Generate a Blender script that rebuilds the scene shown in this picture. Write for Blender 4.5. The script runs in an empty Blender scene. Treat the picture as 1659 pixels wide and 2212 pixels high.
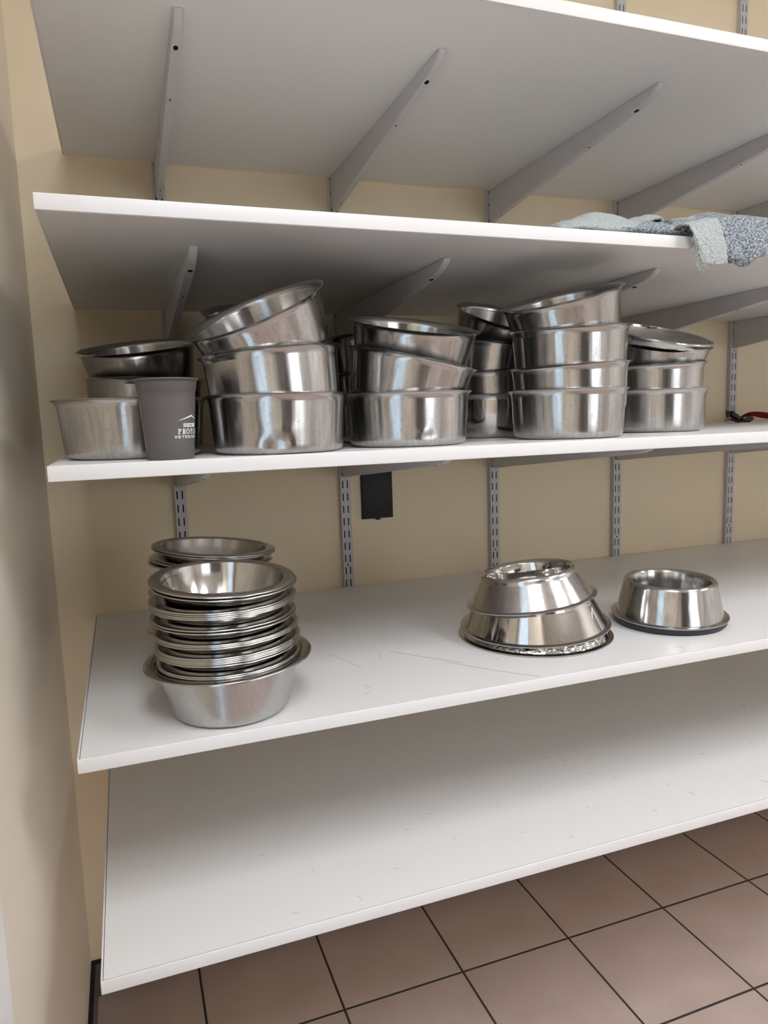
import bpy, bmesh, math, random
from mathutils import Vector, Matrix, noise
random.seed(7)
PI = math.pi
sc = bpy.context.scene
COL = sc.collection

# ------------------------------------------------------------------ measures (metres)
SHELVES = {  # name: (top z, front y, left x)
    'A': (1.9881, -0.7907, 0.0920), 'B': (1.6665, -0.7929, 0.0880), 'C': (1.3425, -0.7914, 0.0756),
    'D': (0.9565, -0.7876, 0.0785), 'E': (0.6369, -0.7914, 0.0826)}
T = 0.0199            # board thickness
GAP = 0.015           # back edge of the boards, front of the uprights
UX = [0.2846, 0.6922, 1.1216, 1.5297, 1.9604]
ROW1 = 1.2231; PITCH = 0.032
ROOM = (0.0, 4.6, -4.4, 0.0, 2.75)
ZC = SHELVES['C'][0]; ZD = SHELVES['D'][0]; ZB = SHELVES['B'][0]; ZE = SHELVES['E'][0]
CAM = Vector((0.16507, -1.76804, 1.38823))

# ------------------------------------------------------------------ helpers
def tag(o, label=None, cat=None, group=None, kind=None):
    if label: o['label'] = label
    if cat: o['category'] = cat
    if group: o['group'] = group
    if kind: o['kind'] = kind
    return o

def link_mesh(name, bm, mat, parent=None, smooth=True, angle=35, loc=None):
    me = bpy.data.meshes.new(name)
    bmesh.ops.recalc_face_normals(bm, faces=bm.faces) if smooth != 'keep' else None
    bm.to_mesh(me); bm.free()
    for m in (mat if isinstance(mat, (list, tuple)) else [mat]):
        me.materials.append(m)
    if smooth:
        me.shade_smooth()
        me.set_sharp_from_angle(angle=math.radians(angle))
    o = bpy.data.objects.new(name, me)
    COL.objects.link(o)
    if parent: o.parent = parent
    if loc: o.location = loc
    return o

def empty(name, loc=(0, 0, 0)):
    o = bpy.data.objects.new(name, None)
    o.empty_display_size = 0.03
    COL.objects.link(o); o.location = loc
    return o

def add_box(bm, lo, hi, mi=0, bevel=0.0, segs=2):
    r = bmesh.ops.create_cube(bm, size=1.0)
    vs = r['verts']
    for v in vs:
        v.co = Vector([lo[i] + (v.co[i] + 0.5) * (hi[i] - lo[i]) for i in range(3)])
    fs = {f for v in vs for f in v.link_faces}
    for f in fs: f.material_index = mi
    if bevel > 0:
        es = {e for v in vs for e in v.link_edges}
        r2 = bmesh.ops.bevel(bm, geom=list(es), offset=bevel, segments=segs, affect='EDGES', profile=0.5)
        for f in r2['faces']: f.material_index = mi
    return vs

def lathe(bm, prof, segs=96, wob=None):
    rings = []
    for (r, z) in prof:
        if r < 1e-6:
            rings.append([bm.verts.new((0, 0, z))])
        else:
            ring = []
            for i in range(segs):
                a = 2 * PI * i / segs
                rr, zz = (r, z) if wob is None else wob(r, z, a)
                ring.append(bm.verts.new((rr * math.cos(a), rr * math.sin(a), zz)))
            rings.append(ring)
    for a, b in zip(rings, rings[1:]):
        if len(a) == 1 and len(b) == 1: continue
        if len(a) == 1:
            for i in range(segs): bm.faces.new((a[0], b[i], b[(i + 1) % segs]))
        elif len(b) == 1:
            for i in range(segs): bm.faces.new((a[i], b[0], a[(i + 1) % segs]))
        else:
            for i in range(segs):
                j = (i + 1) % segs
                bm.faces.new((a[i], b[i], b[j], a[j]))
    return rings

def add_tube(bm, pts, rad, n=8, cap=True):
    pts = [Vector(p) for p in pts]
    rings = []
    for i, p in enumerate(pts):
        d = (pts[min(i + 1, len(pts) - 1)] - pts[max(i - 1, 0)]).normalized()
        a = d.cross(Vector((0, 0, 1)))
        if a.length < 1e-3: a = d.cross(Vector((0, 1, 0)))
        a.normalize(); b = d.cross(a)
        r = rad[i] if isinstance(rad, (list, tuple)) else rad
        rings.append([bm.verts.new(p + a * (r * math.cos(2 * PI * k / n)) + b * (r * math.sin(2 * PI * k / n))) for k in range(n)])
    for ra, rb in zip(rings, rings[1:]):
        for k in range(n): bm.faces.new((ra[k], ra[(k + 1) % n], rb[(k + 1) % n], rb[k]))
    if cap:
        bm.faces.new(rings[0][::-1]); bm.faces.new(rings[-1])

def arc(cx, cz, r, a0, a1, n):
    return [(cx + r * math.cos(math.radians(a0 + (a1 - a0) * i / n)), cz + r * math.sin(math.radians(a0 + (a1 - a0) * i / n))) for i in range(n + 1)]

def copy_tree(o, parent=None):
    c = o.copy(); COL.objects.link(c)
    for k in ('label', 'group'):
        if k in c.keys() and parent is None: del c[k]
    if parent:
        c.parent = parent
    for ch in list(o.children): copy_tree(ch, c)
    return c

# ------------------------------------------------------------------ materials
def mat(name):
    m = bpy.data.materials.new(name); m.use_nodes = True
    nt = m.node_tree; b = nt.nodes['Principled BSDF']
    return m, nt, b

def plain(name, col, rough=0.5, metal=0.0, spec=0.5):
    m, nt, b = mat(name)
    b.inputs['Base Color'].default_value = (*col, 1)
    b.inputs['Roughness'].default_value = rough
    b.inputs['Metallic'].default_value = metal
    b.inputs['Specular IOR Level'].default_value = spec
    return m

def nd(nt, t, **kw):
    n = nt.nodes.new(t)
    for k, v in kw.items():
        if hasattr(n, k): setattr(n, k, v)
        else: n.inputs[k].default_value = v
    return n

def speckled(name, col, var=0.04, scale=60, rough=0.5, bump=0.02, bscale=400, spec=0.5, bdist=0.001):
    """paint / laminate: base colour with faint mottling and an orange-peel bump"""
    m, nt, b = mat(name); L = nt.links
    tc = nd(nt, 'ShaderNodeTexCoord')
    n1 = nd(nt, 'ShaderNodeTexNoise'); n1.inputs['Scale'].default_value = scale; n1.inputs['Detail'].default_value = 4
    L.new(tc.outputs['Object'], n1.inputs['Vector'])
    mx = nd(nt, 'ShaderNodeMix', data_type='RGBA')
    mx.inputs[6].default_value = (*[c * (1 - var) for c in col], 1); mx.inputs[7].default_value = (*[min(1, c * (1 + var)) for c in col], 1)
    L.new(n1.outputs['Fac'], mx.inputs[0]); L.new(mx.outputs[2], b.inputs['Base Color'])
    n2 = nd(nt, 'ShaderNodeTexNoise'); n2.inputs['Scale'].default_value = bscale; n2.inputs['Detail'].default_value = 2
    L.new(tc.outputs['Object'], n2.inputs['Vector'])
    bp = nd(nt, 'ShaderNodeBump'); bp.inputs['Strength'].default_value = bump; bp.inputs['Distance'].default_value = bdist
    L.new(n2.outputs['Fac'], bp.inputs['Height']); L.new(bp.outputs['Normal'], b.inputs['Normal'])
    b.inputs['Roughness'].default_value = rough
    b.inputs['Specular IOR Level'].default_value = spec
    return m

def steel(name, col, rough, aniso=0.0, scratch=0.15, stain=0.0, rvar=0.1, wav=0.0):
    """brushed / polished stainless steel, brushed around the vertical axis of the thing"""
    m, nt, b = mat(name); L = nt.links
    b.inputs['Metallic'].default_value = 1.0
    tc = nd(nt, 'ShaderNodeTexCoord')
    # fine brushing: noise squeezed along z
    mp = nd(nt, 'ShaderNodeMapping'); mp.inputs['Scale'].default_value = (18, 18, 900)
    L.new(tc.outputs['Object'], mp.inputs['Vector'])
    nb = nd(nt, 'ShaderNodeTexNoise'); nb.inputs['Scale'].default_value = 1.0; nb.inputs['Detail'].default_value = 3
    L.new(mp.outputs['Vector'], nb.inputs['Vector'])
    # smudges and wear
    ns = nd(nt, 'ShaderNodeTexNoise'); ns.inputs['Scale'].default_value = 22; ns.inputs['Detail'].default_value = 6; ns.inputs['Roughness'].default_value = 0.65
    L.new(tc.outputs['Object'], ns.inputs['Vector'])
    mr = nd(nt, 'ShaderNodeMapRange'); mr.inputs['From Min'].default_value = 0.1; mr.inputs['From Max'].default_value = 0.9
    mr.inputs['To Min'].default_value = max(0.02, rough - rvar * .5); mr.inputs['To Max'].default_value = rough + rvar * .5
    L.new(ns.outputs['Fac'], mr.inputs['Value'])
    L.new(mr.outputs['Result'], b.inputs['Roughness'])
    # stain colour (dried water marks, small pits)
    nv = nd(nt, 'ShaderNodeTexNoise'); nv.inputs['Scale'].default_value = 240; nv.inputs['Detail'].default_value = 5
    L.new(tc.outputs['Object'], nv.inputs['Vector'])
    rp = nd(nt, 'ShaderNodeMapRange'); rp.inputs['From Min'].default_value = 0.57; rp.inputs['From Max'].default_value = 0.72
    rp.inputs['To Min'].default_value = 0.0; rp.inputs['To Max'].default_value = stain
    L.new(nv.outputs['Fac'], rp.inputs['Value'])
    mx = nd(nt, 'ShaderNodeMix', data_type='RGBA')
    mx.inputs[6].default_value = (*col, 1); mx.inputs[7].default_value = (col[0] * 0.45, col[1] * 0.42, col[2] * 0.38, 1)
    L.new(rp.outputs['Result'], mx.inputs[0])
    mp3 = nd(nt, 'ShaderNodeMapping'); mp3.inputs['Scale'].default_value = (150, 150, 9)
    L.new(tc.outputs['Object'], mp3.inputs['Vector'])
    nl = nd(nt, 'ShaderNodeTexNoise'); nl.inputs['Scale'].default_value = 1.0; nl.inputs['Detail'].default_value = 4
    L.new(mp3.outputs['Vector'], nl.inputs['Vector'])
    ml = nd(nt, 'ShaderNodeMapRange'); ml.inputs['From Min'].default_value = 0.35; ml.inputs['From Max'].default_value = 0.65
    ml.inputs['To Min'].default_value = 1 - wav * .6; ml.inputs['To Max'].default_value = 1 + wav * .2
    L.new(nl.outputs['Fac'], ml.inputs['Value'])
    mm = nd(nt, 'ShaderNodeVectorMath', operation='SCALE')
    L.new(mx.outputs[2], mm.inputs[0]); L.new(ml.outputs['Result'], mm.inputs['Scale'])
    L.new(mm.outputs['Vector'], b.inputs['Base Color'])
    if aniso > 0:
        b.inputs['Anisotropic'].default_value = aniso
        b.inputs['Anisotropic Rotation'].default_value = 0.25
        tg = nd(nt, 'ShaderNodeTangent'); tg.direction_type = 'RADIAL'; tg.axis = 'Z'
        L.new(tg.outputs['Tangent'], b.inputs['Tangent'])
    bp = nd(nt, 'ShaderNodeBump'); bp.inputs['Strength'].default_value = scratch; bp.inputs['Distance'].default_value = 0.0004
    L.new(nb.outputs['Fac'], bp.inputs['Height'])
    last = bp
    if wav > 0:     # slow waviness of thin pressed sheet
        nw = nd(nt, 'ShaderNodeTexNoise'); nw.inputs['Scale'].default_value = 1; nw.inputs['Detail'].default_value = 2
        mp2 = nd(nt, 'ShaderNodeMapping'); mp2.inputs['Scale'].default_value = (55, 55, 4)
        L.new(tc.outputs['Object'], mp2.inputs['Vector']); L.new(mp2.outputs['Vector'], nw.inputs['Vector'])
        b2 = nd(nt, 'ShaderNodeBump'); b2.inputs['Strength'].default_value = wav; b2.inputs['Distance'].default_value = 0.0015
        L.new(nw.outputs['Fac'], b2.inputs['Height']); L.new(bp.outputs['Normal'], b2.inputs['Normal']); last = b2
    L.new(last.outputs['Normal'], b.inputs['Normal'])
    return m

M_WALL = speckled('wall_paint_shade_tint', (0.76, 0.645, 0.465), 0.03, 8, 0.55, 0.05, 700, 0.35)  # back wall yellowed: bounce tint of the shaded bays put into the colour
M_WALL_LIT = speckled('wall_paint_lit', (0.74, 0.665, 0.55), 0.03, 8, 0.55, 0.05, 700, 0.35)  # same paint as the back wall, without its added shade tint
M_WALLF = speckled('pale_wall_paint', (0.82, 0.79, 0.75), 0.03, 8, 0.6, 0.05, 700, 0.35)  # unseen walls made pale to bounce more light onto the shelves
M_BOARD = speckled('white_melamine', (0.75, 0.735, 0.72), 0.012, 30, 0.38, 0.03, 900, 0.45)
M_BAND = speckled('white_edge_band', (0.71, 0.695, 0.685), 0.01, 40, 0.40, 0.02, 600, 0.45)
M_UPRIGHT = speckled('pale_grey_enamel', (0.50, 0.485, 0.50), 0.02, 60, 0.42, 0.02, 500)
M_BRACKET = speckled('grey_white_enamel', (0.53, 0.51, 0.52), 0.02, 60, 0.42, 0.02, 500)
M_HOLE_SHADE = plain('hole_shade', (0.012, 0.012, 0.012), 0.9, 0, 0.1)  # near-black standing for the shade inside slots and holes
M_CEIL = speckled('ceiling_white', (0.86, 0.85, 0.83), 0.03, 40, 0.9, 0.1, 200, 0.2)
M_BASE = speckled('brown_grey_baseboard', (0.115, 0.095, 0.085), 0.10, 14, 0.45, 0.05, 200)
M_GROUT = plain('dark_joint', (0.025, 0.02, 0.02), 0.9, 0, 0.1)
M_PAN = steel('worn_brushed_steel', (0.49, 0.476, 0.462), 0.22, 0.75, 0.06, 0.38, 0.06, 0.30)
M_PANRIM = steel('worn_steel_rim', (0.50, 0.487, 0.475), 0.20, 0.4, 0.03, 0.1, 0.05)
M_SHINY = steel('polished_steel', (0.60, 0.585, 0.565), 0.06, 0.0, 0.02, 0.05, 0.03, 0.10)
M_BOWL = steel('bowl_steel', (0.55, 0.53, 0.505), 0.13, 0.6, 0.03, 0.08, 0.05, 0.15)
M_BOWLRIM = steel('bowl_rim_steel', (0.47, 0.455, 0.435), 0.20, 0.3, 0.03, 0.05, 0.04)
M_BIG = steel('dull_spotted_steel', (0.52, 0.51, 0.50), 0.30, 0.55, 0.05, 0.26, 0.05, 0.10)
M_SCRATCH = steel('scratched_steel', (0.60, 0.585, 0.57), 0.18, 0.6, 0.10, 0.15, 0.06, 0.15)
M_BRUSH = steel('brushed_steel', (0.52, 0.505, 0.49), 0.19, 0.8, 0.12, 0.03, 0.04, 0.30)
M_RUBBER = plain('black_rubber', (0.018, 0.02, 0.028), 0.45)
M_PLASTIC = speckled('black_plastic', (0.006, 0.006, 0.007), 0.1, 50, 0.55, 0.1, 800, 0.45)
M_CUP = speckled('grey_plastic_cup', (0.105, 0.092, 0.09), 0.05, 40, 0.55, 0.08, 900, 0.35)
M_INK = plain('white_ink', (0.78, 0.77, 0.76), 0.6)
M_INKGREY = plain('cup_grey_ink', (0.09, 0.08, 0.08), 0.6)
M_RED = speckled('dark_red_webbing', (0.20, 0.018, 0.022), 0.2, 300, 0.75, 0.3, 900, 0.2)
M_BLACKWEB = speckled('black_buckle', (0.012, 0.012, 0.014), 0.2, 200, 0.5, 0.1, 500)
M_ADDED_DOOR = plain('added_door_dark', (0.05, 0.04, 0.035), 0.4)
M_HAIR = plain('dark_hair', (0.06, 0.045, 0.035), 0.6)

def terry(name, c_dark, c_light, scale, lo=0.35, hi=0.65, bump=0.8, bd=0.004):
    m, nt, b = mat(name); L = nt.links
    tc = nd(nt, 'ShaderNodeTexCoord')
    v = nd(nt, 'ShaderNodeTexNoise'); v.inputs['Scale'].default_value = scale; v.inputs['Detail'].default_value = 3
    L.new(tc.outputs['Object'], v.inputs['Vector'])
    mr = nd(nt, 'ShaderNodeMapRange'); mr.inputs['From Min'].default_value = lo; mr.inputs['From Max'].default_value = hi
    L.new(v.outputs['Fac'], mr.inputs['Value'])
    mx = nd(nt, 'ShaderNodeMix', data_type='RGBA'); mx.inputs[6].default_value = (*c_dark, 1); mx.inputs[7].default_value = (*c_light, 1)
    L.new(mr.outputs['Result'], mx.inputs[0]); L.new(mx.outputs[2], b.inputs['Base Color'])
    bp = nd(nt, 'ShaderNodeBump'); bp.inputs['Strength'].default_value = bump; bp.inputs['Distance'].default_value = bd
    L.new(v.outputs['Fac'], bp.inputs['Height']); L.new(bp.outputs['Normal'], b.inputs['Normal'])
    b.inputs['Roughness'].default_value = 0.95; b.inputs['Specular IOR Level'].default_value = 0.1
    b.inputs['Sheen Weight'].default_value = 0.3
    return m
M_TERRY = terry('blue_grey_terry', (0.10, 0.12, 0.14), (0.42, 0.46, 0.49), 330, 0.42, 0.60)
M_TERRYL = terry('pale_green_grey_terry', (0.30, 0.335, 0.33), (0.46, 0.50, 0.49), 420, 0.35, 0.65, 0.6)
M_HEM = terry('pale_hem', (0.35, 0.38, 0.375), (0.51, 0.535, 0.52), 420, 0.35, 0.65, 0.7)
M_BORDER = terry('grey_blue_border', (0.30, 0.33, 0.37), (0.46, 0.49, 0.53), 300, 0.35, 0.65, 0.5)

def floor_material():
    m, nt, b = mat('brown_floor_tile'); L = nt.links
    TS, TX, TY, G = 0.3109, 0.5613, -0.2763, 0.0028
    geo = nd(nt, 'ShaderNodeNewGeometry'); sep = nd(nt, 'ShaderNodeSeparateXYZ')
    L.new(geo.outputs['Position'], sep.inputs[0])
    def mth(op, a, bb=None):
        n = nd(nt, 'ShaderNodeMath', operation=op)
        for i, v in enumerate((a, bb)):
            if v is None: continue
            if isinstance(v, (int, float)): n.inputs[i].default_value = v
            else: L.new(v, n.inputs[i])
        return n.outputs[0]
    ds, cells = [], []
    for ax, off in (('X', TX), ('Y', TY)):
        u = mth('DIVIDE', mth('SUBTRACT', sep.outputs[ax], off), TS)
        cells.append(mth('FLOOR', u))
        f = mth('FRACT', u)
        ds.append(mth('MINIMUM', f, mth('SUBTRACT', 1.0, f)))
    dist = mth('MULTIPLY', mth('MINIMUM', ds[0], ds[1]), TS)
    mr = nd(nt, 'ShaderNodeMapRange', interpolation_type='SMOOTHSTEP')
    mr.inputs['From Min'].default_value = G * 0.75; mr.inputs['From Max'].default_value = G * 1.3
    L.new(dist, mr.inputs['Value'])
    cmb = nd(nt, 'ShaderNodeCombineXYZ'); L.new(cells[0], cmb.inputs[0]); L.new(cells[1], cmb.inputs[1])
    wn = nd(nt, 'ShaderNodeTexWhiteNoise'); L.new(cmb.outputs[0], wn.inputs['Vector'])
    n1 = nd(nt, 'ShaderNodeTexNoise'); n1.inputs['Scale'].default_value = 7; n1.inputs['Detail'].default_value = 7; n1.inputs['Roughness'].default_value = 0.62
    L.new(geo.outputs['Position'], n1.inputs['Vector'])
    fac = mth('ADD', mth('MULTIPLY', n1.outputs['Fac'], 0.8), mth('MULTIPLY', wn.outputs['Value'], 0.2))
    cr = nd(nt, 'ShaderNodeMix', data_type='RGBA')
    cr.inputs[6].default_value = (0.38, 0.285, 0.245, 1); cr.inputs[7].default_value = (0.58, 0.47, 0.415, 1)
    L.new(fac, cr.inputs[0])
    mx = nd(nt, 'ShaderNodeMix', data_type='RGBA'); mx.inputs[6].default_value = (0.035, 0.028, 0.026, 1)
    L.new(mr.outputs['Result'], mx.inputs[0]); L.new(cr.outputs[2], mx.inputs[7]); L.new(mx.outputs[2], b.inputs['Base Color'])
    rr = nd(nt, 'ShaderNodeMapRange'); rr.inputs['To Min'].default_value = 0.9; rr.inputs['To Max'].default_value = 0.42
    L.new(mr.outputs['Result'], rr.inputs['Value']); L.new(rr.outputs['Result'], b.inputs['Roughness'])
    bp = nd(nt, 'ShaderNodeBump'); bp.inputs['Strength'].default_value = 0.6; bp.inputs['Distance'].default_value = 0.002
    hs = mth('ADD', mr.outputs['Result'], mth('MULTIPLY', n1.outputs['Fac'], 0.15))
    L.new(hs, bp.inputs['Height']); L.new(bp.outputs['Normal'], b.inputs['Normal'])
    return m

def emitter(name, col, s):
    m = bpy.data.materials.new(name); m.use_nodes = True
    nt = m.node_tree; nt.nodes.clear()
    e = nt.nodes.new('ShaderNodeEmission'); e.inputs[0].default_value = (*col, 1); e.inputs[1].default_value = s
    o = nt.nodes.new('ShaderNodeOutputMaterial'); nt.links.new(e.outputs[0], o.inputs[0])
    return m

# ------------------------------------------------------------------ room
def slab(name, lo, hi, m):
    bm = bmesh.new(); add_box(bm, lo, hi)
    o = link_mesh(name, bm, m, smooth=False); o['kind'] = 'structure'
    return o
X0, X1, Y0, Y1, H = ROOM
slab('floor', (X0 - .1, Y0 - .1, -.1), (X1 + .1, Y1 + .1, 0), floor_material())
slab('ceiling', (X0 - .1, Y0 - .1, H), (X1 + .1, Y1 + .1, H + .1), M_CEIL)
slab('wall_back', (X0 - .1, 0, 0), (X1 + .1, .1, H), M_WALL)
slab('wall_left', (X0 - .1, Y0, 0), (X0, 0, H), M_WALL_LIT)
slab('wall_right', (X1, Y0, 0), (X1 + .1, 0, H), M_WALLF)
slab('wall_front', (X0 - .1, Y0 - .1, 0), (X1 + .1, Y0, H), M_WALLF)
# baseboards with a dark joint along the top
def baseboard(name, lo, hi):
    bm = bmesh.new()
    add_box(bm, lo, (hi[0], hi[1], hi[2] - .005), 0)
    add_box(bm, (lo[0], lo[1], hi[2] - .005), hi, 1)
    o = link_mesh(name, bm, [M_BASE, M_GROUT], smooth=False); o['kind'] = 'structure'
    return o
baseboard('baseboard_back', (0.0, -.010, 0), (X1, 0, .092))
baseboard('baseboard_left', (0, Y0, 0), (.010, -.0102, .092))
# the wall behind the photographer: doors and glow panel added for reflections and fill
def leaf(name, x0, x1, z0, z1, m, m2=None):
    bm = bmesh.new(); add_box(bm, (x0, Y0, z0), (x1, Y0 + .05, z1), bevel=.006)
    o = link_mesh(name, bm, m); o['kind'] = 'structure'
    bm = bmesh.new()
    for lo, hi in (((x0 - .07, z0), (x0, z1 + .07)), ((x1, z0), (x1 + .07, z1 + .07)), ((x0, z1), (x1, z1 + .07))):
        add_box(bm, (lo[0], Y0, lo[1]), (hi[0], Y0 + .06, hi[1]))
    link_mesh('added_door_frame', bm, M_BAND, parent=o, smooth=False)
    bm = bmesh.new(); add_tube(bm, [(x1 - .07, Y0 + .05, 1.0), (x1 - .07, Y0 + .11, 1.0), (x1 - .18, Y0 + .11, 1.0)], .010, 10)
    link_mesh('added_door_handle', bm, M_SHINY, parent=o)
    return o
leaf('added_door_1', 0.12, 1.30, 0, 2.2, M_ADDED_DOOR)  # unseen leaf added for dark bands in the steel reflections
leaf('added_door_2', 3.1, 4.0, 0, 2.05, M_CEIL)  # unseen leaf added for pale bands in the steel reflections
bm = bmesh.new()
WA, WB_, WC, WD_ = 1.55, 2.75, .95, 2.15
add_box(bm, (WA, Y0, WC), (WB_, Y0 + .03, WD_))
w = link_mesh('added_fill_panel', bm, emitter('fill_glow', (0.88, 0.95, 1.0), 4.5), smooth=False); w['kind'] = 'structure'  # glowing panel added as low fill into the shelf bays
bm = bmesh.new()
for lo, hi in (((WA - .06, WC - .06), (WA, WD_ + .06)), ((WB_, WC - .06), (WB_ + .06, WD_ + .06)), ((WA, WC - .06), (WB_, WC)), ((WA, WD_), (WB_, WD_ + .06)), ((1.93, WC), (1.97, WD_)), ((2.33, WC), (2.37, WD_))):
    add_box(bm, (lo[0], Y0, lo[1]), (hi[0], Y0 + .05, hi[1]))
link_mesh('glow_panel_frame', bm, M_BAND, parent=w, smooth=False)

bm = bmesh.new(); add_box(bm, (0, -1.50, .25), (.02, -1.16, 2.1))
w2 = link_mesh('opening_glow_panel', bm, emitter('opening_glow', (0.70, 0.86, 1.0), 1.6), smooth=False); w2['kind'] = 'structure'  # glowing panel standing in for the bluish opening past the wall's end
bm = bmesh.new()
for lo, hi in (((-1.56, .19), (-1.50, 2.16)), ((-1.16, .19), (-1.10, 2.16)), ((-1.50, .19), (-1.16, .25)), ((-1.50, 2.1), (-1.16, 2.16))):
    add_box(bm, (0, lo[0], lo[1]), (.035, hi[0], hi[1]))
link_mesh('glow_panel_frame', bm, M_BAND, parent=w2, smooth=False)

# ceiling light panels
M_LAMP = emitter('light_diffuser', (0.91, 0.945, 1.0), 14.3)
M_LAMPDIM = emitter('light_diffuser_dim', (0.91, 0.945, 1.0), 6.5)
def ceiling_light(x, y, lx, ly, label):
    t = empty('ceiling_light', (x, y, H)); tag(t, label, 'ceiling light', 'ceiling light panels')
    bm = bmesh.new()
    a, b2 = lx / 2, ly / 2
    for lo, hi in (((-a - .03, -b2 - .03), (-a, b2 + .03)), ((a, -b2 - .03), (a + .03, b2 + .03)), ((-a, -b2 - .03), (a, -b2)), ((-a, b2), (a, b2 + .03))):
        add_box(bm, (lo[0], lo[1], -.03), (hi[0], hi[1], 0))
    link_mesh('frame', bm, M_BAND, t, smooth=False)
    bm = bmesh.new(); add_box(bm, (-a, -b2, -.018), (a, b2, -.002))
    link_mesh('diffuser', bm, M_LAMPDIM if label.startswith('dimmer') else M_LAMP, t, smooth=False)
    return t
for x, y, lx, ly, lab in (
        (0.265, -2.25, .5, 1.2, 'ceiling light panel nearest the shelves, close along the left wall'),
        (1.95, -2.25, .6, 1.2, 'ceiling light panel nearest the shelves, away from the left wall'),
        (3.55, -2.25, .6, 1.2, 'ceiling light panel nearest the right wall and the shelves')):
    ceiling_light(x, y, lx, ly, lab)

# ------------------------------------------------------------------ shelf boards
XR = 3.9
SHELF_LABEL = {
    'A': 'topmost white shelf board, empty, seen from below',
    'B': 'second white shelf board from the top, with the grey towel over its edge',
    'C': 'white shelf board carrying the steel pans and the grey cup',
    'D': 'white shelf board carrying the nested bowls and dog bowls',
    'E': 'lowest white shelf board, empty but for hairs, just above the floor'}
for k, (z, yf, xs) in SHELVES.items():
    t = empty('shelf', (xs, -GAP, z)); tag(t, SHELF_LABEL[k], 'shelf', 'white wall shelves')
    L_, D_ = XR - xs, -yf - GAP
    bw, g = 0.0028, 0.0010
    bm = bmesh.new()
    add_box(bm, (bw + g, -D_ + bw + g, -T), (L_, 0, 0))
    add_box(bm, (bw, -D_ + bw, -T + .0005), (L_, -.001, -.009))
    link_mesh('panel', bm, M_BOARD, t, smooth=False)
    bm = bmesh.new(); add_box(bm, (0, -D_, -T), (L_, -D_ + bw, 0), bevel=.0012, segs=3)
    link_mesh('edge_band', bm, M_BAND, t)
    bm = bmesh.new(); add_box(bm, (0, -D_ + bw, -T), (bw, 0, 0), bevel=.0009, segs=2)
    link_mesh('edge_band', bm, M_BAND, t)

# ------------------------------------------------------------------ slotted uprights
def upright_mesh():
    bm = bmesh.new()
    w, d, th = 0.0125, GAP - .0002, 0.0014
    sx, hw, hl = 0.006, 0.0015, 0.0095
    z0, z1 = ROW1 - 34 * PITCH - PITCH / 2, ROW1 + 44 * PITCH - PITCH / 2
    n = 78
    xs = [-w, -sx - hw, -sx + hw, sx - hw, sx + hw, w]
    zs = [.0925]
    for i in range(n):
        c = z0 + PITCH / 2 + i * PITCH
        zs += [c - hl, c + hl]
    zs.append(z1)
    holes = {i for i in range(n) if (i - 16) % 8 == 0}
    front = {}
    def fv(i, j):
        if (i, j) not in front: front[(i, j)] = bm.verts.new((xs[i], -d, zs[j]))
        return front[(i, j)]
    for j in range(len(zs) - 1):
        for i in range(5):
            if j % 2 == 1 and i in (1, 3): continue
            bm.faces.new((fv(i, j), fv(i + 1, j), fv(i + 1, j + 1), fv(i, j + 1)))
    # slot walls (thickness of the steel)
    for j in range(1, len(zs) - 1, 2):
        for i in (1, 3):
            q = [fv(i, j), fv(i + 1, j), fv(i + 1, j + 1), fv(i, j + 1)]
            b = [bm.verts.new(v.co + Vector((0, th, 0))) for v in q]
            for a in range(4):
                bm.faces.new((q[a], q[(a + 1) % 4], b[(a + 1) % 4], b[a]))
    # side walls
    for s in (0, 5):
        for j in range(len(zs) - 1):
            a, b = fv(s, j), fv(s, j + 1)
            c = bm.verts.new((a.co.x, -.0002, b.co.z)); e = bm.verts.new((a.co.x, -.0002, a.co.z))
            bm.faces.new((a, b, c, e))
    bmesh.ops.remove_doubles(bm, verts=bm.verts, dist=1e-6)
    es = [e for e in bm.edges if all(abs(abs(v.co.x) - w) < 1e-6 and abs(v.co.y + d) < 1e-6 for v in e.verts)]
    bmesh.ops.bevel(bm, geom=es, offset=.0016, segments=3, affect='EDGES', profile=.5)
    return bm
ORD = ['first', 'second', 'third', 'fourth', 'fifth']
up0 = None
for i, x in enumerate(UX):
    if up0 is None:
        r = link_mesh('upright', upright_mesh(), M_UPRIGHT, smooth=True, angle=50)
        up0 = r
        # dark strip for the shade behind the slots; dark discs for the screw holes
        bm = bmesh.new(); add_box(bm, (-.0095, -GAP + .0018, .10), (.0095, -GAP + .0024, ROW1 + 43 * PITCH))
        link_mesh('slot_shade_strip', bm, M_HOLE_SHADE, r, smooth=False)
        for row in (8.5, -8.5, 16.5, -24.5, -32.5):
            bm = bmesh.new()
            rr = bmesh.ops.create_cone(bm, cap_ends=True, segments=14, radius1=.0021, radius2=.0021, depth=.001)
            zc = ROW1 - PITCH * (row - 2)
            for v in rr['verts']: v.co = Vector((v.co.x, -GAP + .0001 - v.co.z * .3, zc + v.co.y))
            link_mesh('screw_hole', bm, M_HOLE_SHADE, r)
    else:
        r = copy_tree(up0)
    r.location = (x, 0, 0)
    tag(r, '%s pale grey slotted upright from the left wall, fixed to the back wall' % ORD[i], 'shelf upright', 'slotted shelf uprights')

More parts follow.
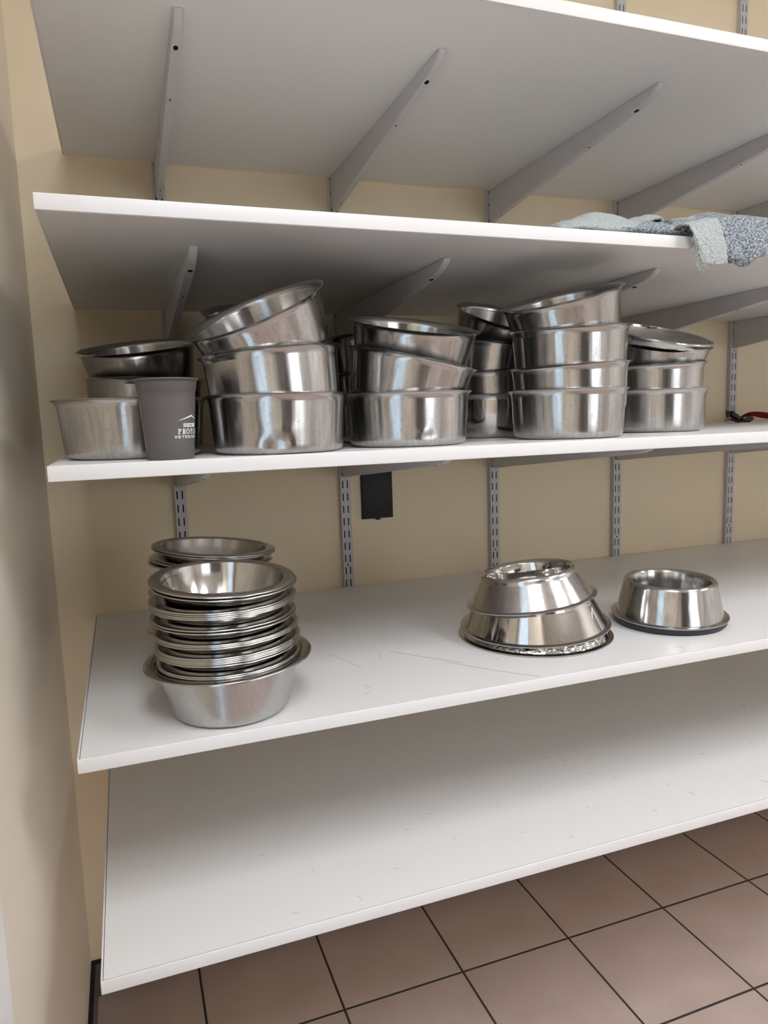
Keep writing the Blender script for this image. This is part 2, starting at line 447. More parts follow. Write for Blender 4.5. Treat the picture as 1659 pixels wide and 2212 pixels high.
# ------------------------------------------------------------------ shelf brackets
def bracket():
    t = empty('shelf_bracket')
    prof = [(0.002, 0), (0.002, .072), (.006, .0785), (.016, .0785), (.10, .0695), (.25, .0545), (.424, .0368), (.57, .0218), (.605, .0178), (.622, .0125), (.632, .0065), (.6366, .0006), (.6366, 0)]
    bm = bmesh.new()
    hw = .0068
    L_ = [bm.verts.new((-hw, -GAP - a, -b)) for a, b in prof]
    R_ = [bm.verts.new((hw, -GAP - a, -b)) for a, b in prof]
    n = len(prof)
    bm.faces.new(L_); bm.faces.new(R_[::-1])
    for i in range(n):
        j = (i + 1) % n
        bm.faces.new((L_[i], R_[i], R_[j], L_[j]))
    bm.edges.ensure_lookup_table()
    es = [e for e in bm.edges if abs(e.verts[0].co.x - e.verts[1].co.x) < 1e-6 and max(v.co.z for v in e.verts) < -.0005 and min(v.co.y for v in e.verts) < -GAP - .0055]
    bmesh.ops.bevel(bm, geom=es, offset=.0034, segments=4, affect='EDGES', profile=.5)
    link_mesh('arm', bm, M_BRACKET, t, angle=40)
    bm = bmesh.new()
    for dz in (.012, .044, .066):
        for s in (-1, 1):
            add_box(bm, (s * .006 - .0008, -GAP - .004, -dz - .006), (s * .006 + .0008, -GAP + .006, -dz + .006))
    link_mesh('hook_tab', bm, M_BRACKET, t, smooth=False)
    def disc(nm, d, z, r, ry, m, push):
        bm = bmesh.new()
        rr = bmesh.ops.create_circle(bm, cap_ends=True, segments=18, radius=1)
        for v in rr['verts']: v.co = Vector((v.co.x * r, v.co.y * ry, 0))
        bmesh.ops.solidify(bm, geom=bm.faces[:], thickness=-.0004)
        bmesh.ops.rotate(bm, verts=bm.verts, cent=(0, 0, 0), matrix=Matrix.Rotation(-.102, 3, 'X'))
        bmesh.ops.translate(bm, verts=bm.verts, vec=(0, -GAP - d, -z - push))
        link_mesh(nm, bm, m, t, smooth=False)
    disc('hole_rim', .57, .0218, .0047, .0072, M_BAND, .0004)
    disc('screw_hole', .57, .0218, .0038, .0062, M_HOLE_SHADE, .0007)
    disc('screw_hole', .424, .0368, .0016, .0022, M_HOLE_SHADE, .0006)
    disc('screw_hole', .055, .0745, .0014, .0022, M_HOLE_SHADE, .0006)
    return t
br0 = None
WHERE = {'A': 'under the topmost shelf', 'B': 'under the second shelf, above the pans', 'C': 'under the shelf of pans'}
for k in 'ABC':
    for i, x in enumerate(UX):
        if br0 is None: r = br0 = bracket()
        else: r = copy_tree(br0)
        r.location = (x, 0, SHELVES[k][0] - T - .0005)
        tag(r, 'grey bracket %s, %s from the left wall' % (WHERE[k], ORD[i]), 'shelf bracket', 'brackets ' + WHERE[k])

# ------------------------------------------------------------------ lathe profiles
def shell(outer, th):
    """outer profile from the base centre up to the lip; returns outer + inner profile"""
    inner = []
    for i in range(len(outer) - 1, -1, -1):
        a = Vector(outer[max(i - 1, 0)]); b = Vector(outer[min(i + 1, len(outer) - 1)])
        d = (b - a).normalized(); nrm = Vector((-d.y, d.x))
        p = Vector(outer[i]) + nrm * th
        inner.append((max(0, p.x), p.y))
    inner[-1] = (0, outer[0][1] + th)
    return outer + inner

def pan(name, R=.1065, h=.0845, rb=.099, rlow=.0955, m=M_PAN, mr=M_PANRIM, dent=None, corner=.013):
    t = empty(name)
    hb = h - .011
    out = [(0, 0.0008), (rlow - corner - .02, 0.0008)] + arc(rlow - corner, corner, corner, -90, -4, 7)
    for s in (.2, .4, .6, .8, 1): out.append((rlow + (rb - rlow) * s, corner + (hb - corner) * s))
    bm = bmesh.new()
    def wob(r, z, a):
        if dent:
            for (da, dz, ra, rz, dep) in dent:
                d = (((a - da + PI) % (2 * PI) - PI) * .095 / ra) ** 2 + ((z - dz) / rz) ** 2
                if d < 4 and r > .06: r -= dep * math.exp(-d * 1.6) * (1 if r > .07 else .3)
        return r, z
    fine = out
    if dent:
        fine = [out[0], out[1]] + arc(rlow - corner, corner, corner, -90, -4, 9)
        for s in range(1, 25): fine.append((rlow + (rb - rlow) * s / 24, corner + (hb - corner) * s / 24))
    lathe(bm, shell(fine, .0009), 192 if dent else 112, wob if dent else None)
    link_mesh('body', bm, m, t, angle=50)
    e = R - rb
    o2 = [(rb, hb), (rb + e * .10, hb + .004), (rb + e * .32, hb + .0075), (rb + e * .62, hb + .0095), (R - .0008, h - .0006), (R, h), (R - .001, h + .0006),
          (rb + e * .55, hb + .0106), (rb + e * .22, hb + .0085), (rb - .0005, hb + .0045), (rb - .0009, hb)]
    bm = bmesh.new(); lathe(bm, o2, 112)
    link_mesh('rim', bm, mr, t, angle=60)
    return t

def place(t, c, n, h, spin=0):
    """put a thing so that its rim centre is c and its axis leans along n"""
    ax = Vector((n[0], n[1], 1)).normalized()
    q = Vector((0, 0, 1)).rotation_difference(ax)
    t.rotation_mode = 'QUATERNION'
    from mathutils import Quaternion
    t.rotation_quaternion = q @ Quaternion((0, 0, 1), spin)
    t.location = Vector(c) - ax * h
    return t

# ------------------------------------------------------------------ pans on the third shelf
h0 = .0845
pan0 = pan('steel_pan')
PT_H = .080
pan_t = pan('steel_pan', h=PT_H, rlow=.0905, corner=.020)
def face(x, y): return math.atan2(CAM.y - y, CAM.x - x)
pan_front = pan('steel_pan', R=.1085, rb=.101, rlow=.0965, dent=[(face(.39, -.69) - .06, .012, .020, .015, .0045), (face(.39, -.69) - .06, .034, .03, .012, -.0012)])
pan_dent = pan('steel_pan', dent=[(face(.609, -.662) + .33, .016, .012, .010, .0013), (face(.609, -.662) + .25, .022, .010, .008, -.0008)])
pan_large = pan('steel_pan', R=.1117, rb=.103, rlow=.0975)
pan_mirror = pan('steel_pan', R=.1065, rb=.1005, rlow=.0955, m=M_SHINY, mr=M_SHINY)
used = set()
def put(src, c, n, label, group, spin=None):
    hh = PT_H if src is pan_t else h0
    t = src
    if src.name in used: t = copy_tree(src)
    used.add(t.name); used.add(src.name)
    place(t, c, n, hh, random.uniform(0, 6.28) if spin is None else spin)
    tag(t, label, 'steel pan', group)
    return t
S1 = 'steel pans in the stack behind the lone pan'
put(pan_large, (.1833, -.6208, ZC + h0), (0, 0), 'lone round steel pan at the left end of the shelf, behind the grey cup', 'single pans', 0)
put(pan0, (.2130, -.385, ZC + h0), (0, 0), 'steel pan at the base of the dark stack behind the lone pan', S1)
put(pan0, (.2130, -.380, 1.4709), (.026, -.02), 'middle steel pan of the dark stack behind the lone pan', S1)
put(pan_t, (.2050, -.370, 1.5307), (-.111, -.20), 'top tilted steel pan of the dark stack behind the lone pan', S1)
SB = 'steel pans in the stack right of the grey cup'
put(pan_front, (.3890, -.6900, ZC + h0), (0, 0), 'dented steel pan at the base of the stack right of the grey cup', SB, 0)
put(pan0, (.3820, -.6889, 1.4897), (-.083, .008), 'middle steel pan of the stack right of the grey cup', SB)
put(pan_t, (.3589, -.7064, 1.5499), (-.456, -.249), 'steeply tilted steel pan on top of the stack right of the grey cup', SB)
SE = 'steel pans in the three-pan stack at mid shelf'
put(pan_dent, (.6091, -.6622, ZC + h0), (0, 0), 'bottom steel pan of the front three-pan stack at mid shelf', SE, 0)
put(pan_t, (.6165, -.6720, 1.4820), (.199, -.112), 'middle steel pan tipping right in the front stack at mid shelf', SE)
put(pan_t, (.6230, -.6690, 1.5355), (.055, -.25), 'top steel pan of the front three-pan stack at mid shelf', SE)
SG = 'steel pans in the four-pan stack'
put(pan0, (.9172, -.6626, ZC + h0), (0, 0), 'bottom steel pan of the tall four-pan front stack', SG)
put(pan0, (.9195, -.6627, 1.4689), (-.047, -.001), 'second steel pan from the bottom of the tall four-pan front stack', SG)
put(pan0, (.9198, -.6635, 1.5330), (-.051, -.05), 'third steel pan from the bottom of the tall four-pan front stack', SG)
put(pan_t, (.8990, -.6705, 1.5860), (-.262, -.115), 'tilted steel pan on top of the tall four-pan front stack', SG)
SF = 'steel pans in the shaded stack between the front stacks'
put(pan_mirror, (.885, -.43, ZC + h0), (0, 0), 'mirror-bright steel pan at the base of the shaded stack between two front stacks', SF)
put(pan0, (.885, -.43, 1.4740), (-.03, 0), 'second steel pan from the bottom of the shaded stack between two front stacks', SF)
put(pan_t, (.895, -.43, 1.5180), (.20, 0), 'third steel pan, tipping right, of the shaded stack between two front stacks', SF)
put(pan_t, (.924, -.440, 1.5840), (.13, -.42), 'top pan with dark open mouth on the shaded stack between two front stacks', SF)
SH = 'steel pans in the rightmost stack'
put(pan0, (1.203, -.5497, ZC + h0), (0, 0), 'bottom steel pan of the rightmost stack', SH)
put(pan0, (1.1970, -.5483, 1.4774), (-.036, -.02), 'middle steel pan of the rightmost stack', SH)
put(pan_t, (1.2060, -.5560, 1.5265), (.06, -.25), 'tilted steel pan under the polished bowl on the rightmost stack', SH)
SC_ = 'steel pans in the stack hidden behind the steeply tilted pan'
for z, lab in ((ZC + h0, 'lowest'), (1.48, 'second lowest'), (1.535, 'third lowest')):
    put(pan0, (.432, -.40, z), (0, 0), '%s steel pan of the stack hidden behind the steeply tilted pan' % lab, SC_)
put(pan_t, (.4237, -.4007, 1.5923), (-.065, -.30), 'pan whose rim peeps out behind the steeply tilted pan', SC_)
SD_ = 'steel pans in the dark gap between the two left front stacks'
for z, lab in ((ZC + h0, 'lowest'), (1.474, 'middle'), (1.542, 'upper')):
    put(pan0, (.652, -.415, z), (0, 0), '%s pan seen through the dark gap between the two left front stacks' % lab, SD_)

# polished bowl lying in the top pan of the rightmost stack
t = empty('polished_bowl')
bm = bmesh.new()
out = [(0, 0.0005), (.045, .0005)] + arc(.05, .014, .0135, -90, -35, 5) + [(.080, .033), (.093, .046), (.1005, .058), (.1025, .066)]
lathe(bm, shell(out, .0008), 112); link_mesh('body', bm, M_SHINY, t, angle=50)
bm = bmesh.new()
lathe(bm, [(.1017, .0655), (.1035, .0672), (.1072, .0668), (.1090, .0655), (.1092, .0632), (.1078, .0622), (.1068, .0630), (.1030, .0655), (.1025, .0640), (.1017, .0655)], 112)
link_mesh('rim', bm, M_SHINY, t, angle=60)
place(t, (1.1970, -.5640, 1.5400), (.05, -.33), .066)
tag(t, 'polished mirror-bright bowl lying on top of the rightmost stack of pans', 'steel bowl')

# ------------------------------------------------------------------ nested bowls on the fourth shelf
HB = .052
def small_bowl():
    t = empty('steel_bowl')
    out = [(0, 0), (.060, 0)] + arc(.066, .009, .009, -90, -25, 6) + [(.0792, .016), (.0836, .026), (.0872, .037), (.0895, .046), (.0905, .0495)]
    bm = bmesh.new(); lathe(bm, shell(out, .0005), 112)
    link_mesh('body', bm, M_BOWL, t, angle=45)
    r = [(.0905, .0495), (.0920, .0515), (.0950, .0520), (.1030, .0516), (.1060, .0510), (.1072, .0500), (.1074, .0488), (.1066, .0482), (.1056, .0488), (.1052, .0500), (.1028, .0506), (.0952, .0511), (.0928, .0508), (.0898, .0497)]
    bm = bmesh.new(); lathe(bm, r, 112)
    link_mesh('rim', bm, M_BOWLRIM, t, angle=60)
    return t
b0 = small_bowl(); used_b = [False]
def put_bowl(c, n, label, group):
    t = copy_tree(b0) if used_b[0] else b0
    used_b[0] = True
    place(t, c, n, HB, random.uniform(0, 6.28)); tag(t, label, 'steel bowl', group)
N18 = ['topmost', 'second', 'third', 'fourth', 'fifth', 'sixth', 'seventh', 'eighth', 'ninth', 'tenth', 'eleventh', 'twelfth', 'thirteenth', 'fourteenth', 'fifteenth', 'sixteenth', 'seventeenth', 'lowest']
front = [(.2921, -.6905, 1.1620, .035, -.065), (.2950, -.6903, 1.1560, .02, -.05),
         (.2900, -.6900, 1.1362, .0, -.02), (.2925, -.6905, 1.1336, -.005, -.02), (.2925, -.6905, 1.1310, -.01, -.02), (.2915, -.6908, 1.1282, -.01, -.015),
         (.2905, -.6890, 1.1117, 0, -.02), (.2920, -.6906, 1.1072, 0, -.015),
         (.2925, -.6905, 1.0915, -.01, -.015), (.2935, -.6908, 1.0890, -.015, -.01), (.2940, -.6911, 1.0864, -.02, -.01),
         (.2945, -.6897, 1.0716, -.02, -.01), (.2960, -.6900, 1.0692, -.02, -.01), (.2945, -.6900, 1.0668, -.02, -.01), (.2948, -.6904, 1.0644, -.02, -.01), (.2945, -.6908, 1.0612, -.015, -.01),
         (.2957, -.6898, 1.0458, -.025, -.01), (.2956, -.6899, 1.0432, -.025, -.01)]
for i, (x, y, z, nx, ny) in enumerate(front):
    lab = ('topmost open steel bowl of the front nested stack, its bright inside showing' if i == 0 else
           '%s steel bowl %sin the front nested stack standing in the wide bowl' % (N18[i], '' if i == 17 else 'from the top '))
    put_bowl((x, y, z), (nx, ny), lab, 'nested bowls in the front stack')
back = [(.3065, -.4780, 1.1741, .095, -.01), (.3060, -.4770, 1.1708, .09, -.01), (.3010, -.4740, 1.1545, .07, .0), (.2985, -.4740, 1.1500, .05, .0),
        (.2955, -.4740, 1.1010, .02, 0), (.2965, -.4740, 1.0970, .01, 0), (.3010, -.4740, 1.0760, .01, 0), (.2885, -.4740, 1.0370, .0, 0), (.3000, -.4740, 1.0335, .0, 0), (.3060, -.4740, 1.0180, 0, 0), (.3090, -.4740, ZD + HB + .0005, 0, 0)]
for i, (x, y, z, nx, ny) in enumerate(back):
    lab = ('topmost steel bowl of the rear nested stack, below the slotted upright' if i == 0 else
           '%s steel bowl %sof the rear nested stack, behind the front stack' % ('lowest' if i == len(back) - 1 else N18[i], '' if i == len(back) - 1 else 'from the top '))
    put_bowl((x, y, z), (nx, ny), lab, 'nested bowls in the rear stack')

# the wide bowl under the front stack, slightly warped so its rim runs up to the right
t = empty('wide_steel_bowl', (.2942, -.6904, ZD))
tag(t, 'wide dull steel bowl with spotted sides holding the front nested stack', 'steel bowl')
def warp(r, z, a):
    k = max(0, (z - .02) / .064)
    return r, z + k * .026 * r * math.cos(a) + k * .004 * r * math.sin(a)
hB = .0842
out = [(0, .001), (.070, .001)] + arc(.0775, .012, .011, -90, -18, 6) + [(.0925, .030), (.0985, .050), (.1045, .070), (.1075, .0800)]
bm = bmesh.new(); lathe(bm, shell(out, .0010), 128, warp); link_mesh('body', bm, M_BIG, t, angle=45)
bm = bmesh.new()
lathe(bm, [(.1075, .080), (.1090, .0830), (.1110, .0842), (.1200, .0842), (.1240, .0836), (.1252, .0822), (.1250, .0806), (.1240, .0804), (.1232, .0816), (.1195, .0832), (.1115, .0830), (.1085, .0800), (.1066, .0800)], 128, warp)
link_mesh('rim', bm, M_BOWLRIM, t, angle=60)

# ------------------------------------------------------------------ non-tip dog bowls
def dog_bowl(name, Rf, h, rw0, rw1, rm, depth, rfl, m, mrim, mbasin, dents=False, ring=False):
    t = empty(name)
    zs = .004
    # skirt (outer wall) from the flange up and over the rounded mouth
    n = 14
    out = [(rw0 + (rw1 - rw0) * i / n, zs + (h - .010 - zs) * i / n) for i in range(n + 1)]
    rr = (rw1 - rm)
    out += [(rm + rr * math.cos(math.radians(a)), h - .010 + .010 * math.sin(math.radians(a))) for a in (15, 30, 45, 60, 75, 90)]
    def wob(r, z, a):
        if dents and .004 < z < .0235:
            f = math.sin((z - .004) / .0195 * PI)
            w0 = math.cos(a - (face(.9046, -.5689) + .18))
            k = max(0, min(1, (w0 - .55) * 5))
            p = noise.noise(Vector((a * 15, z * 110, 3.1))) + .5 * noise.noise(Vector((a * 34, z * 190, 8.0)))
            r += f * k * (.0035 * p)
            z += f * k * .002 * noise.noise(Vector((a * 33, z * 150, 1.7)))
        return r, z
    if dents:
        out = [(rw0 + (rw1 - rw0) * i / 40, zs + (h - .010 - zs) * i / 40) for i in range(41)] + out[15:]
    bm = bmesh.new(); lathe(bm, out, 360 if dents else 128, wob); link_mesh('skirt', bm, m, t, angle=50)
    # basin
    zf = h - depth
    bas = [(rm, h), (rm - .004, h - .002), (rm - .0065, h - .007), (rm - .0085, h - .6 * depth)] + [(rfl + .010 * math.cos(math.radians(a)), zf + .010 + .010 * math.sin(math.radians(a))) for a in (0, -30, -60, -90)] + [(0, zf)]
    bm = bmesh.new(); lathe(bm, bas, 128); link_mesh('basin', bm, mbasin, t, angle=50)
    fl = [(rw0, zs), (rw0 + .0015, zs - .001), (Rf - .002, zs - .0005), (Rf, zs - .0014), (Rf - .0002, zs - .0034), (Rf - .0018, zs - .0038), (Rf - .003, zs - .0022), (rw0 + .001, zs - .0022), (rw0 - .0008, zs)]
    bm = bmesh.new(); lathe(bm, fl, 128); link_mesh('rolled_flange', bm, mrim, t, angle=60)
    if ring:
        bm = bmesh.new()
        lathe(bm, [(Rf - .009, 0.0006), (Rf - .004, .0003), (Rf - .0035, -.009), (Rf - .008, -.0145), (Rf - .013, -.0155), (Rf - .020, -.0145), (Rf - .022, -.002), (Rf - .009, 0.0006)], 128)
        o = link_mesh('rubber_ring', bm, M_RUBBER, t, angle=50)
        tag(o, 'black rubber ring')
    return t
DG = 'dog bowls stacked upside up in the middle of the shelf'
t = dog_bowl('dog_bowl', .1495, .062, .1405, .112, .101, .045, .070, M_SHINY, M_BOWLRIM, M_SHINY, dents=True)
place(t, (.9046, -.5689, ZD + .0002), (0, 0), 0); tag(t, 'lowest of three stacked dog bowls, its dented flange wall resting on the shelf', 'dog bowl', DG)
t = dog_bowl('dog_bowl', .1448, .064, .1360, .113, .102, .045, .070, M_SHINY, M_BOWLRIM, M_SHINY)
place(t, (.9040, -.5700, .9778), (-.045, -.02), 0); tag(t, 'mirror-bright middle dog bowl of the three stacked on the shelf', 'dog bowl', DG)
t = dog_bowl('dog_bowl', .1257, .0590, .1175, .0930, .0860, .045, .066, M_SCRATCH, M_BOWLRIM, M_SHINY)
place(t, (.8950, -.5718, 1.0300), (-.105, .06), 0); tag(t, 'scratched top dog bowl tilted on the stack of three', 'dog bowl', DG)
t = dog_bowl('dog_bowl', .1133, .0745, .1035, .0905, .0830, .055, .066, M_BRUSH, M_BOWLRIM, M_BRUSH, ring=True)
place(t, (1.1935, -.6145, ZD + .0158), (-.005, -.03), 0); tag(t, 'single brushed dog bowl with black rubber ring, right of the stacked bowls', 'dog bowl')

# ------------------------------------------------------------------ grey printed cup
cx, cy = .2265, -.7545
cup = empty('plastic_cup', (cx, cy, ZC)); tag(cup, 'grey plastic cup with white printing at the left front edge of the shelf', 'cup')
ang0 = math.atan2(CAM.y - cy, CAM.x - cx)          # direction towards the photographer
r0, r1, hc = .0305, .0385, .1065
def cr_(z): return r0 + (r1 - r0) * z / hc
bm = bmesh.new()
out = [(0, .0012), (r0 - .004, .0012), (r0 - .002, 0), (r0 - .0004, .0004), (r0, .0012)] + [(cr_(z), z) for z in (.02, .05, .08, hc * .845)] + [(cr_(hc * .845) + .0012, hc * .86), (cr_(hc) + .0012, hc - .003)]
lathe(bm, shell(out, .0012), 96); link_mesh('body', bm, M_CUP, cup, angle=35)
bm = bmesh.new()
rr = r1 + .0012
lathe(bm, [(rr, hc - .003), (rr + .0022, hc - .0024), (rr + .0028, hc - .001), (rr + .0018, hc + .0002), (rr - .0004, hc + .0002), (rr - .0014, hc - .001), (rr - .0012, hc - .003), (rr, hc - .003)], 96)
link_mesh('rim', bm, M_CUP, cup, angle=50)
def wrap(polys, name, m, off=.00025, parent=cup):
    """polys: lists of (s, z) in metres, s = arc length to the right of the side facing the camera"""
    bm = bmesh.new()
    for pl in polys:
        # subdivide along s so that the print follows the wall
        vs = []
        n = len(pl)
        for i in range(n):
            a, b = pl[i], pl[(i + 1) % n]
            k = max(1, int(abs(b[0] - a[0]) / .002))
            for q in range(k):
                s = a[0] + (b[0] - a[0]) * q / k; z = a[1] + (b[1] - a[1]) * q / k
                vs.append((s, z))
        vv = []
        for s, z in vs:
            R = cr_(z) + off; th = ang0 + s / .0345
            vv.append(bm.verts.new((R * math.cos(th), R * math.sin(th), z)))
        try: bm.faces.new(vv)
        except ValueError: pass
    bmesh.ops.triangulate(bm, faces=bm.faces)
    return link_mesh(name, bm, m, parent, smooth=False)
def quad(x0, z0, x1, z1): return [(x0, z0), (x1, z0), (x1, z1), (x0, z1)]
def stroke(x0, z0, x1, z1, w):
    d = Vector((x1 - x0, z1 - z0)); n = Vector((-d.y, d.x)).normalized() * (w / 2)
    return [(x0 + n.x, z0 + n.y), (x1 + n.x, z1 + n.y), (x1 - n.x, z1 - n.y), (x0 - n.x, z0 - n.y)]
def ring_poly(cx, cz, rx, rz, w, a0, a1, n=10):
    res = []
    for i in range(n):
        t0 = math.radians(a0 + (a1 - a0) * i / n); t1 = math.radians(a0 + (a1 - a0) * (i + 1) / n)
        res.append([(cx + rx * math.cos(t0), cz + rz * math.sin(t0)), (cx + rx * math.cos(t1), cz + rz * math.sin(t1)), (cx + (rx - w) * math.cos(t1), cz + (rz - w * .6) * math.sin(t1)), (cx + (rx - w) * math.cos(t0), cz + (rz - w * .6) * math.sin(t0))])
    return res
def glyph(ch, W, Hh, th, tn, serif):
    """letter strokes in a W x Hh box; th thick stroke, tn thin stroke"""
    P = []
    sw = th * .9
    def V(x, w=th, z0=0, z1=Hh):
        P.append(quad(x, z0, x + w, z1))
        if serif:
            for z in (z0, z1 - tn):
                P.append(quad(x - sw, z, x + w + sw, z + tn))
    if ch in 'PR':
        V(0 if not serif else sw)
        x = (sw if serif else 0) + th
        P.extend(ring_poly(x + W * .12, Hh * .74, W * .42, Hh * .26, th, -90, 90, 8))
        P.append(quad(x, Hh - tn, x + W * .14, Hh)); P.append(quad(x, Hh * .48, x + W * .14, Hh * .48 + tn))
        if ch == 'R':
            P.append(stroke(x + W * .12, Hh * .48, W * .95, 0, th))
            if serif: P.append(quad(W * .8, 0, W * 1.08, tn))
    elif ch == 'O':
        P.extend(ring_poly(W / 2, Hh / 2, W * .52, Hh * .52, th, 0, 360, 20))
    elif ch == 'L':
        V(0 if not serif else sw); P.append(quad(0, 0, W * .95, tn))
        if serif: P.append(quad(W * .95 - tn, 0, W * .95, Hh * .28))
    elif ch == 'V':
        P.append(stroke(th / 2, Hh, W / 2, 0, th)); P.append(stroke(W - th / 2, Hh, W / 2, 0, th))
    elif ch == 'A':
        P.append(stroke(th / 2, 0, W / 2, Hh, tn if serif else th)); P.append(stroke(W - th / 2, 0, W / 2, Hh, th)); P.append(quad(W * .25, Hh * .28, W * .75, Hh * .28 + tn))
        if serif:
            P.append(quad(-sw, 0, th, tn)); P.append(quad(W - th * 1.6, 0, W + sw, tn))
    elif ch == 'E':
        V(0); 
        for z in (0, Hh / 2 - tn / 2, Hh - tn): P.append(quad(0, z, W * .9, z + tn))
    elif ch == 'T':
        P.append(quad(0, Hh - tn, W, Hh)); P.append(quad(W / 2 - th / 2, 0, W / 2 + th / 2, Hh))
    elif ch == 'I':
        P.append(quad(W / 2 - th / 2, 0, W / 2 + th / 2, Hh))
    elif ch == 'N':
        P.append(quad(0, 0, th, Hh)); P.append(quad(W - th, 0, W, Hh)); P.append(stroke(th / 2, Hh, W - th / 2, 0, th))
        if serif:
            for x in (0, W - th): P.append(quad(x - sw * .7, Hh - tn if x == 0 else Hh - tn, x + th + sw * .7, Hh)); 
            P.append(quad(-sw * .7, 0, th + sw * .7, tn))
    elif ch == 'Y':
        P.append(stroke(th / 2, Hh, W / 2, Hh * .45, th)); P.append(stroke(W - th / 2, Hh, W / 2, Hh * .45, th)); P.append(quad(W / 2 - th / 2, 0, W / 2 + th / 2, Hh * .5))
    elif ch == 'U':
        P.append(quad(0, Hh * .3, th, Hh)); P.append(quad(W - th, Hh * .3, W, Hh)); P.extend(ring_poly(W / 2, Hh * .32, W / 2, Hh * .32, th, 180, 360, 8))
    return P
def word(txt, s0, z0, Hh, ws, gap, th, tn, serif):
    res = []; x = s0
    for ch in txt:
        W = ws.get(ch, ws['*'])
        for pl in glyph(ch, W, Hh, th, tn, serif): res.append([(x + a, z0 + b) for a, b in pl])
        x += W + gap
    return res
chev = [[(.0125, .0512), (.0135, .0511), (.0340, .0562), (.0345, .0582), (.0335, .0584)], [(.0335, .0584), (.0345, .0582), (.0340, .0562), (.0470, .0523), (.0480, .0524)]]
wrap(chev, 'printed_roof_mark', M_INK)
wrap([quad(.0195, .0425, .0238, .0475), quad(.0243, .0425, .0430, .0475)], 'printed_panel', M_INK, .00025)
chk = []
for i in range(3):
    for j in range(3):
        if (i + j) % 2 == 0: chk.append(quad(.0199 + i * .0012, .0431 + j * .0014, .0199 + i * .0012 + .0011, .0431 + j * .0014 + .0012))
wrap(chk + word('PURI', .0253, .0433, .0035, {'*': .0024, 'I': .0012}, .0008, .0007, .0005, False), 'printed_panel_letters', M_INKGREY, .0005)
wrap(word('PROPLAN', .0110, .0335, .0068, {'*': .0050, 'O': .0060, 'L': .0046}, .0014, .0013, .0006, True), 'printed_letters', M_INK)
wrap(word('VETERINARY', .0062, .0280, .0036, {'*': .0040, 'I': .0014}, .0013, .0009, .0007, False), 'printed_letters', M_INK)
dash = []
z = .012
while z < .078:
    l = random.choice((.0012, .002, .003)); dash.append(quad(-.0465 + random.uniform(-.0005, .0005), z, -.0450, z + l)); z += l + random.choice((.0008, .0012))
wrap(dash, 'printed_dashes', M_INK)

# ------------------------------------------------------------------ black wall box
t = empty('wall_box', (.7813, 0, 1.1972)); tag(t, 'black plastic outlet cover on the back wall beside the second upright', 'outlet cover')
bm = bmesh.new(); add_box(bm, (-.0430, -.006, -.0690), (.0430, 0, .0690), bevel=.0015); link_mesh('plate', bm, M_PLASTIC, t)
bm = bmesh.new(); add_box(bm, (-.0415, -.0095, -.0675), (.0335, -.0058, .0675), bevel=.0012); link_mesh('cover', bm, M_PLASTIC, t)
bm = bmesh.new(); add_box(bm, (-.0065, -.009, -.0725), (.0065, -.003, -.0672), bevel=.001); link_mesh('latch_tab', bm, M_PLASTIC, t)
bm = bmesh.new()
for z0 in (-.05, .03): add_tube(bm, [(.0352, -.0075, z0), (.0352, -.0075, z0 + .02)], .0016, 10)
link_mesh('hinge', bm, M_PLASTIC, t)

# ------------------------------------------------------------------ towel on the second shelf
tw = empty('towel', (1.08, -.70, ZB)); tag(tw, 'crumpled grey-blue terry towel with frayed pale hem hanging over the shelf edge', 'towel')
def lerp_tab(tab, x):
    if x <= tab[0][0]: return tab[0][1]
    for (a, b), (c, d) in zip(tab, tab[1:]):
        if x <= c:
            k = (x - a) / (c - a); k = k * k * (3 - 2 * k)
            return b + (d - b) * k
    return tab[-1][1]
def sheet(name, m, fn, nu, nv, th, rough=.0012, seed=0.0):
    bm = bmesh.new(); g = []
    for i in range(nu + 1):
        row = []
        for j in range(nv + 1):
            p = Vector(fn(i / nu, j / nv))
            p += Vector((noise.noise(p * 260 + Vector((seed, 0, 0))), noise.noise(p * 260 + Vector((0, seed + 5, 0))), noise.noise(p * 260 + Vector((9, 0, seed))))) * rough
            row.append(bm.verts.new(p - Vector(tw.location)))
        g.append(row)
    for i in range(nu):
        for j in range(nv): bm.faces.new((g[i][j], g[i + 1][j], g[i + 1][j + 1], g[i][j + 1]))
    o = link_mesh(name, bm, m, tw, smooth=True, angle=180)
    md = o.modifiers.new('thickness', 'SOLIDIFY'); md.thickness = th; md.offset = 0
    return o
YF = -.7929
top_h = [(.93, .012), (.99, .030), (1.03, .036), (1.06, .036), (1.10, .042), (1.17, .057), (1.24, .057), (1.32, .045), (1.40, .022)]
drop = [(1.075, .004), (1.10, .030), (1.13, .041), (1.165, .046), (1.20, .030), (1.228, .004), (1.25, -.022), (1.30, -.030), (1.40, -.03)]
